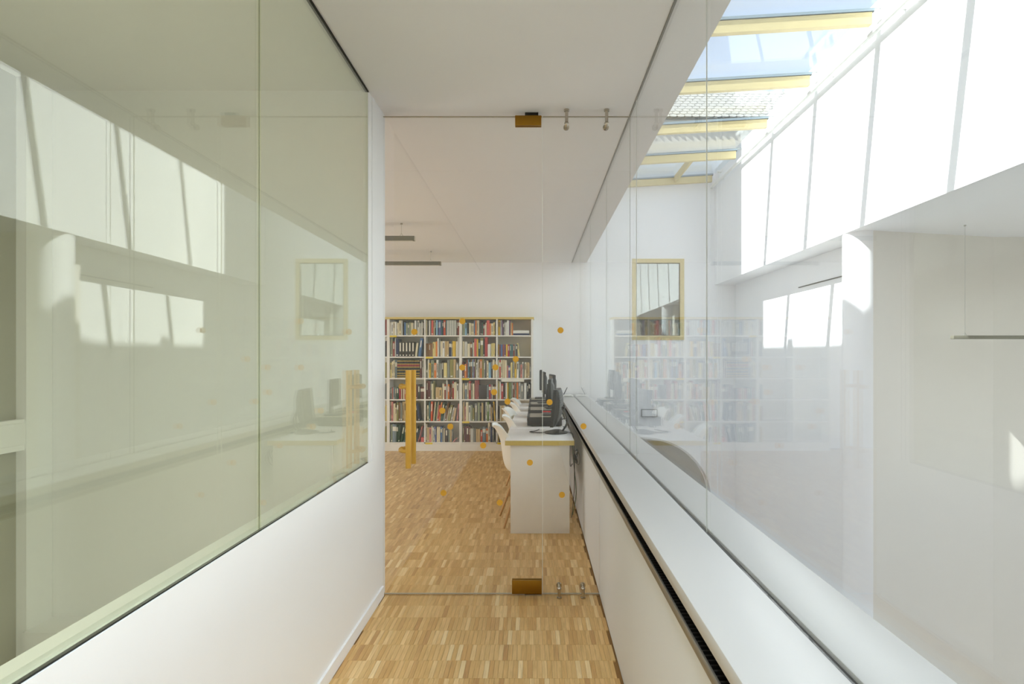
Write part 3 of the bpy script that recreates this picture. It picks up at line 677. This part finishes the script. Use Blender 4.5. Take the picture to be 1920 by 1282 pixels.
# ------------------------------------------------------------------ shell chairs
def shell_mesh():
    prof = [(0.245, 0.405, .15, .000), (0.235, 0.425, .185, .004), (0.20, 0.437, .205, .010), (0.12, 0.435, .22, .022), (0.03, 0.428, .23, .034), (-0.06, 0.424, .235, .048),
            (-0.13, 0.430, .238, .064), (-0.192, 0.455, .24, .082), (-0.220, 0.505, .24, .096), (-0.232, 0.57, .238, .098), (-0.240, 0.64, .235, .092), (-0.25, 0.71, .226, .082),
            (-0.272, 0.775, .205, .068), (-0.296, 0.818, .172, .05), (-0.314, 0.836, .13, .034), (-0.326, 0.838, .10, .024)]
    M = 12; b = MB(); n = len(prof); vs = []
    for i, (x, z, w, wrap) in enumerate(prof):
        x1, z1 = prof[min(i+1, n-1)][:2]; x2, z2 = prof[max(i-1, 0)][:2]
        t = Vector((x1-x2, 0, z1-z2)).normalized(); nn = Vector((t.z, 0, -t.x))
        if i > 0 and nn.z < 0 and i < 7: nn = -nn
        if i >= 7 and nn.x < 0: nn = -nn
        for j in range(M+1):
            v = -1+2*j/M; k = abs(v)**2.2
            p = Vector((x, w*v*(1-0.10*k), z))+nn*(wrap*k); vs.append(p)
    fs = [(i*(M+1)+j, i*(M+1)+j+1, (i+1)*(M+1)+j+1, (i+1)*(M+1)+j) for i in range(n-1) for j in range(M)]
    b.add(vs, fs); me = b.mesh('shell', WHITEP, True)
    return me
def legbar(p, q): return MB().cyl(p, q, 0.0145, 0.0095, n=10)
chl = ['white shell chair nearest the glass door, its oak leg in view', 'white shell chair second from the glass door', 'white shell chair third from the glass door, in the middle of the row',
       'white shell chair next to the farthest one', 'white shell chair farthest down the row of desks']
for i in range(5):
    y = D0+DL*(i+0.5)
    if i == 0:
        ch = empty('shell_chair', (-0.05, y, 0))
        sh = bpy.data.objects.new('shell', shell_mesh()); COL.objects.link(sh); sh.parent = ch
        m = sh.modifiers.new('thickness', 'SOLIDIFY'); m.thickness = 0.006; m.offset = 0
        m = sh.modifiers.new('smooth', 'SUBSURF'); m.levels = 1; m.render_levels = 2
        for sx, fx in ((-0.10, -0.242), (0.11, 0.215)):
            for s in (-1, 1):
                legbar((sx, s*0.11, 0.418), (fx, s*0.205, 0.0005)).build('leg', OAKLEG, ch, True)
        br = MB()
        for (p, q) in (((-0.16, -0.15, 0.24), (0.155, 0.15, 0.24)), ((-0.16, 0.15, 0.24), (0.155, -0.15, 0.24)), ((-0.10, -0.11, 0.412), (0.11, -0.11, 0.412)), ((-0.10, 0.11, 0.412), (0.11, 0.11, 0.412)),
                       ((-0.10, -0.11, 0.412), (-0.10, 0.11, 0.412)), ((0.11, -0.11, 0.412), (0.11, 0.11, 0.412))):
            br.cyl(p, q, 0.004, n=8)
        br.build('brace', BLACKP, ch)
        chair0 = ch
    else:
        ch = copy_tree(chair0); ch.location = (-0.05+(0, 0.045, 0.0, 0.05, 0.04)[i], y+(0, -0.02, 0.03, 0.0, 0.02)[i], 0); ch.rotation_euler = (0, 0, (0, 0.1, -0.16, 0.06, -0.05)[i])
    tag(ch, chl[i], 'chair', 'shell chairs along the desks')
chair0.rotation_euler = (0, 0, 0.14)

# ------------------------------------------------------------------ computers
def pc_case(y, label):
    c = tag(empty('computer_case', (0.10, y, DZ)), label, 'computer', 'flat computer cases on the desks')
    part('housing', BLACKP, c, -0.168, 0.165, -0.19, 0.19, 0.008, 0.092, 0.003)
    part('lid', mat('warm grey lid', (168, 164, 152), 0.5, var=0.03), c, -0.150, 0.160, -0.186, 0.186, 0.0922, 0.0950)
    part('front_bezel', DARKP, c, -0.176, -0.1682, -0.188, 0.188, 0.010, 0.092, 0.002)
    part('drive_slot', SCREEN, c, -0.1785, -0.1762, -0.16, 0.0, 0.055, 0.068)
    MB().cyl((-0.1762, 0.14, 0.05), (-0.180, 0.14, 0.05), 0.009, n=14).build('power_button', GREYM, c)
    for x in (-0.13, 0.12):
        for s in (-1, 1):
            MB().cyl((x, s*0.15, 0.0004), (x, s*0.15, 0.008), 0.012, n=10).build('foot', DARKP, c)
    return c
cl = ['black flat computer case nearest the glass door, on the second desk', 'black flat computer case with a red sticker on its side', 'black flat computer case on the desk next to the farthest', 'black flat computer case on the farthest desk']
for i in range(1, 5):
    c = pc_case(D0+DL*(i+0.5)-0.01, cl[i-1])
    if i == 2:
        s = part('sticker', mat('red sticker', (206, 40, 40), 0.5), c, -0.012, 0.075, -0.1912, -0.1902, 0.052, 0.082); s['label'] = 'red sticker with white lettering'
        pts = [(0.004+t*0.0052, -0.1914, 0.065+0.005*math.sin(t*2.3)+(0.006 if t in (2, 6) else 0)) for t in range(10)]
        MB().tube(pts, 0.0011, 5).build('lettering', LTITLE, s)
def thin_monitor(x, y, rz, label, zb=DZ+0.0955, hh=0.275, ww=0.36, lift=0.12):
    m = tag(empty('monitor', (x, y, zb), rz), label, 'monitor', 'monitors along the desks')
    part('base', DARKP, m, -0.085, 0.085, -0.12, 0.12, 0.0004, 0.016, 0.006)
    MB().prism([(0.02, 0.016), (0.055, 0.016), (0.05, lift+0.12), (0.03, lift+0.12)], 1, -0.03, 0.03).build('neck', BLACKP, m)
    part('housing', BLACKP, m, -0.018, 0.014, -ww/2, ww/2, lift, lift+hh, 0.006)
    mb = MB(); mb.add([(0.014, -ww*0.38, lift+0.03), (0.014, ww*0.38, lift+0.03), (0.014, ww*0.38, lift+hh-0.03), (0.014, -ww*0.38, lift+hh-0.03),
                       (0.034, -ww*0.26, lift+0.07), (0.034, ww*0.26, lift+0.07), (0.034, ww*0.26, lift+hh-0.07), (0.034, -ww*0.26, lift+hh-0.07)],
                      [(4, 5, 6, 7), (0, 1, 5, 4), (1, 2, 6, 5), (2, 3, 7, 6), (3, 0, 4, 7), (0, 3, 2, 1)])
    mb.build('rear_cover', DARKP, m)
    part('screen', SCREEN, m, -0.0195, -0.0181, -ww/2+0.014, ww/2-0.014, lift+0.018, lift+hh-0.014)
    return m
thin_monitor(0.16, D0+DL*1.5, -0.08, 'dark monitor on the second desk, on the case nearest the glass door', lift=0.09)
thin_monitor(0.20, D0+DL*2.5, 0.10, 'dark monitor on the case with the red sticker', lift=0.11)
thin_monitor(0.115, D0+DL*3.5, 0.05, 'dark monitor on the desk next to the farthest', lift=0.12)
thin_monitor(0.085, D0+DL*4.5, -0.02, 'dark monitor on the farthest desk, raised highest', lift=0.125)
# nearest monitor: deep ribbed back on a curved arm
m = tag(empty('monitor', (0.185, 5.47, DZ), -0.13), 'dark grey monitor with a ribbed back on a curved arm, nearest desk', 'monitor', 'monitors along the desks')
tilt = 0.10; hh, ww = 0.325, 0.40
def tl(x, y, z):     # the head leans back
    return (x+(z-0.07)*tilt, y, z)
mb = MB(); z0, z1 = 0.070, 0.070+hh
fr = [tl(-0.03, s*ww/2, z) for s, z in ((-1, z0), (1, z0), (1, z1), (-1, z1))]
bk = [tl(-0.002, s*ww/2, z) for s, z in ((-1, z0), (1, z0), (1, z1), (-1, z1))]
mb.add(fr+bk, [(0, 3, 2, 1), (4, 5, 6, 7), (0, 1, 5, 4), (1, 2, 6, 5), (2, 3, 7, 6), (3, 0, 4, 7)])
mb.build('bezel', BLACKP, m)
MB().add([tl(-0.0312, s*(ww/2-0.018), z) for s, z in ((-1, z0+0.022), (1, z0+0.022), (1, z1-0.018), (-1, z1-0.018))]+[tl(-0.0302, s*(ww/2-0.018), z) for s, z in ((-1, z0+0.022), (1, z0+0.022), (1, z1-0.018), (-1, z1-0.018))],
         [(0, 3, 2, 1), (4, 5, 6, 7), (0, 1, 5, 4), (1, 2, 6, 5), (2, 3, 7, 6), (3, 0, 4, 7)]).build('screen', SCREEN, m)
mb = MB(); NR = 15; sec = []
for i in range(NR*2+1):
    t = i/(NR*2); z = z0+0.004+(hh-0.008)*t
    bul = 0.010+0.036*math.sin(math.pi*t)**0.7-(0.0035 if i % 2 else 0)
    w = ww/2-0.006-0.02*abs(2*t-1)**3
    sec.append([tl(-0.002, -w, z), tl(-0.002+bul*0.85, -w*0.93, z), tl(-0.002+bul, -w*0.7, z), tl(-0.002+bul, w*0.7, z), tl(-0.002+bul*0.85, w*0.93, z), tl(-0.002, w, z)])
vs = [p for s in sec for p in s]; n6 = 6
fs = [(i*n6+j, i*n6+j+1, (i+1)*n6+j+1, (i+1)*n6+j) for i in range(len(sec)-1) for j in range(5)]+[(i*n6+5, i*n6, (i+1)*n6, (i+1)*n6+5) for i in range(len(sec)-1)]+[tuple(range(6)), tuple(range(len(vs)-6, len(vs)))]
mb.add(vs, fs); mb.build('rear_cover', DARKP, m)
arc = [(0.058+0.052*math.sin(math.pi*t), 0, 0.012+0.215*t) for t in [i/12 for i in range(13)]]
mb = MB()
for s in (-0.03, 0.03): mb.tube([(p[0], s, p[2]) for p in arc], 0.0085, 8)
mb.box(0.05, 0.085, -0.038, 0.038, 0.215, 0.238)
mb.build('curved_arm', DARKP, m, True)
mb = MB(); NS = 28
ring0 = [(0.005+0.105*math.cos(2*math.pi*i/NS), 0.13*math.sin(2*math.pi*i/NS)) for i in range(NS)]
mb.prism(ring0, 2, 0.0004, 0.010); mb.add([(x*0.96, y*0.96, 0.010) for x, y in ring0]+[(0.02+(x-0.02)*0.3, y*0.3, 0.030) for x, y in ring0], [(i, (i+1) % NS, (i+1) % NS+NS, i+NS) for i in range(NS)]+[tuple(range(NS, 2*NS))])
mb.build('base', DARKP, m, True)

# ------------------------------------------------------------------ cables
def spline(ctrl, n=10):
    c = [Vector(p) for p in ctrl]; c = [c[0]*2-c[1]]+c+[c[-1]*2-c[-2]]; out = []
    for i in range(1, len(c)-2):
        p0, p1, p2, p3 = c[i-1:i+3]
        for k in range(n):
            t = k/n; out.append(0.5*((2*p1)+(p2-p0)*t+(2*p0-5*p1+4*p2-p3)*t*t+(3*p1-p0-3*p2+p3)*t**3))
    out.append(c[-2]); return out
CB = mat('black cable', (30, 30, 30), 0.5); CG = mat('grey cable', (150, 148, 140), 0.5); CGR = mat('green cable', (70, 110, 76), 0.5)
def cable(ctrl, r, m, label, group=None):
    return tag(MB().tube(spline(ctrl), r, 7).build('cable', m, None, True), label, 'cable', group)
cable([(0.10, 5.50, DZ+0.006), (0.05, 5.44, DZ+0.005), (-0.03, 5.47, DZ+0.005), (-0.045, 5.52, DZ+0.005), (0.0, 5.56, DZ+0.005), (0.04, 5.68, DZ+0.005)], 0.004, CB, 'black cable looped on the desktop in front of the nearest monitor')
cable([(0.29, 5.50, DZ+0.005), (0.318, 5.42, DZ+0.006), (0.334, 5.36, DZ-0.01), (0.345, 5.34, 0.60), (0.35, 5.40, 0.30), (0.345, 5.5, 0.12), (0.33, 5.45, 0.006)], 0.004, CB, 'black cable hanging from the nearest desk to the floor')
cable([(0.340, 5.55, 0.70), (0.348, 5.45, 0.5), (0.362, 5.40, 0.32), (0.366, 5.45, 0.18), (0.345, 5.55, 0.006)], 0.004, CGR, 'green cable hanging in the gap behind the desks')
lp = [(0.349+0.012*math.cos(2.1*a), 5.18+0.06*math.sin(a)-0.01*a*0.3, 0.60+0.055*math.cos(a)) for a in [k*0.6 for k in range(26)]]
cable(lp, 0.0035, CB, 'black cable coiled behind the end panel of the nearest desk')
cable([(0.362, 5.2, 0.66), (0.374, 5.10, 0.61), (0.374, 5.14, 0.54), (0.362, 5.24, 0.53), (0.345, 5.3, 0.60)], 0.0035, CG, 'grey cable loop beside the black coil')
for i in range(1, 5):
    y = D0+DL*(i+0.5)
    cable([(0.266, y+0.04, DZ+0.04), (0.30, y+0.03, DZ+0.05), (0.338, y-0.02, DZ-0.02), (0.345, y-0.12, 0.52), (0.34, y-0.30, 0.40), (0.352, y-0.44, 0.44)], 0.0045, CB, 'black cable behind the '+nth[i]+' desk, hanging in the gap')
    cable([(0.266, y-0.06, DZ+0.05), (0.305, y-0.10, DZ+0.07), (0.345, y-0.2, DZ+0.01), (0.352, y-0.32, 0.66), (0.349, y-0.46, 0.60)], 0.0045, CG, 'grey cable behind the '+nth[i]+' desk, hanging in the gap')
ad = tag(empty('plug_adapter', (0.285, 5.80, DZ)), 'white plug adapter with a blue ring standing on the desk edge', 'adapter')
MB().cyl((0, 0, 0.0004), (0, 0, 0.05), 0.016, 0.014, 14).build('body', WHITEP, ad, True); MB().cyl((0, 0, 0.012), (0, 0, 0.02), 0.0175, n=14).build('ring', BMAT['nv'], ad)
MB().cyl((0, 0, 0.05), (0, 0, 0.085), 0.009, 0.006, 10).build('strain_relief', WHITEP, ad, True)

# ------------------------------------------------------------------ router on the sill
rt = tag(empty('wifi_router', (0.475, 8.86, 0.860)), 'small white router with a black antenna at the far end of the sill', 'router')
part('body', WHITEP, rt, -0.085, 0.085, -0.06, 0.06, 0.0005, 0.030, 0.008)
part('vent', GREYM, rt, -0.05, 0.06, -0.0612, -0.0602, 0.014, 0.020)
MB().cyl((-0.062, 0.0605, 0.012), (-0.062, 0.074, 0.012), 0.008, n=10).cyl((-0.062, 0.070, 0.012), (0.0, 0.070, 0.135), 0.007, 0.005, n=10).build('antenna', BLACKP, rt, True)

# ------------------------------------------------------------------ pendant lamps
def pendant(xr, y, z0, L, label, group, hgt=0.052):
    c = tag(empty('pendant_lamp', (xr-L/2, y, z0)), label, 'lamp', group)
    mb = MB().box(-L/2, L/2, -0.03, 0.03, 0, hgt, 0, 0.003); mb.build('housing', mat('grey lamp housing', (120, 116, 102), 0.45, 0.4), c, True)
    part('diffuser', mat('opal diffuser', (226, 224, 214), 0.5), c, -L/2+0.02, L/2-0.02, -0.022, 0.022, -0.0025, -0.0003)
    part('end_cap', mat('pale lamp cap', (196, 194, 182), 0.4), c, L/2+0.0003, L/2+0.004, -0.03, 0.03, 0, hgt)
    for x in (-L/2+0.147, L/2-0.147):
        s = MB().cyl((x, 0, hgt+0.03), (x, 0, H-z0-0.012), 0.0016, n=6).cyl((x-0.02, 0, hgt), (x, 0, hgt+0.032), 0.0022, n=6).cyl((x+0.02, 0, hgt), (x, 0, hgt+0.032), 0.0022, n=6)
        s.cyl((x, 0, H-z0-0.014), (x, 0, H-z0-0.0003), 0.012, n=12); s.build('suspension', MINTGREY, c)
    return c
pendant(-1.337, 6.76, 2.733, 1.5, 'grey linear pendant lamp hanging nearer to the glass door', 'pendant lamps in the reading room')
pendant(-1.320, 8.56, 2.731, 1.5, 'grey linear pendant lamp hanging near the bookcase wall', 'pendant lamps in the reading room')
pendant((1785-VX)*6.85/F+1.6, 6.85, 1.645, 1.6, 'pale linear pendant lamp on long wires across the atrium', None, 0.04)

# ------------------------------------------------------------------ small box on the atrium end wall
wbx = tag(empty('wall_box', (2.365, EY, 0.278)), 'small white rectangular box with a dark outline on the far atrium wall', 'box')
part('cover', WALL, wbx, -0.15, 0.15, -0.05, -0.0005, -0.066, 0.066, 0.004)
mb = MB().box(-0.165, 0.165, -0.04, -0.0005, 0.0665, 0.08).box(-0.165, 0.165, -0.04, -0.0005, -0.08, -0.0665).box(-0.165, -0.1505, -0.04, -0.0005, -0.0665, 0.0665).box(0.1505, 0.165, -0.04, -0.0005, -0.0665, 0.0665)
mb.build('rim', mat('grey rim', (158, 158, 152), 0.5), wbx)

# ------------------------------------------------------------------ tiled house outside and an added shading block
TILE = mat('pale clay tile', (150, 148, 142), 0.8, var=0.15, scale=8)
hs = tag(empty('tiled_house', (6.0, 20.0, 0)), 'neighbouring house with a grey scalloped tile roof, seen through the skylight', 'house')
part('wall', mat('house render', (206, 200, 188), 0.8, var=0.04), hs, -3.0, 3.6, 0.1, 5, LOW, 9.3)
MB().add([(-3.1, 0, 9.28), (3.7, 0, 9.28), (3.7, 1.55, 10.83), (-3.1, 1.55, 10.83), (-3.1, 5.1, 9.28), (3.7, 5.1, 9.28)], [(0, 1, 2, 3), (3, 2, 5, 4), (0, 3, 4), (1, 5, 2), (0, 4, 5, 1)]).build('roof', mat('dark roof underlay', (92, 88, 82), 0.8), hs)
TW = 0.245
pts = [(-TW/2+0.010, 0.30), (-TW/2+0.010, 0.10)]+[((TW/2-0.010)*math.sin(a), 0.10-0.10*math.cos(a)) for a in [-math.pi/2+math.pi*i/6 for i in range(1, 6)]]+[(TW/2-0.010, 0.10), (TW/2-0.010, 0.30)]
tme = MB().prism(pts, 2, 0.0, 0.04).mesh('roof_tile', TILE)
for r in range(10):
    for c_ in range(26):
        if r*26+c_ >= 260: break
        o = bpy.data.objects.new('roof_tile', tme); COL.objects.link(o); o.parent = hs
        s = r*0.205; x = -2.9+c_*TW+(TW/2 if r % 2 else 0)
        k = math.sqrt(0.5); lift = 0.012+R.random()*0.006
        o.location = (x, s*k-lift*k, 9.28+s*k+lift*k); o.rotation_euler = (math.radians(45)-0.06, 0, R.uniform(-0.02, 0.02))
nb = tag(empty('shading_block', (-6.5, 4, 0)), 'tall unseen block added to shade part of the atrium', 'building')  # added out of view to block the sun; outline shaped after the shadow edges
ZB = 1.643+1.117*(RX+6.5)
PLAS = mat('ochre render', (206, 190, 160), 0.85, var=0.05)
part('low_wing', PLAS, nb, -7.0, 0.0, -16, 4.91, LOW, ZB)
part('high_wing', PLAS, nb, -7.0, 0.0, 4.912, 12, LOW, 17.6)
part('chimney', PLAS, nb, -0.5, 0.0, 3.78-0.12, 3.78+0.1, ZB, ZB+0.13)
mb = MB().prism([(0.9+0.0, ZB)]+[(0.9+1.3*t, ZB+0.085*math.sin(math.pi*t)) for t in [i/10 for i in range(1, 10)]]+[(2.2, ZB)], 0, -0.8, 0.0)
mb.build('roof_hump', PLAS, nb)
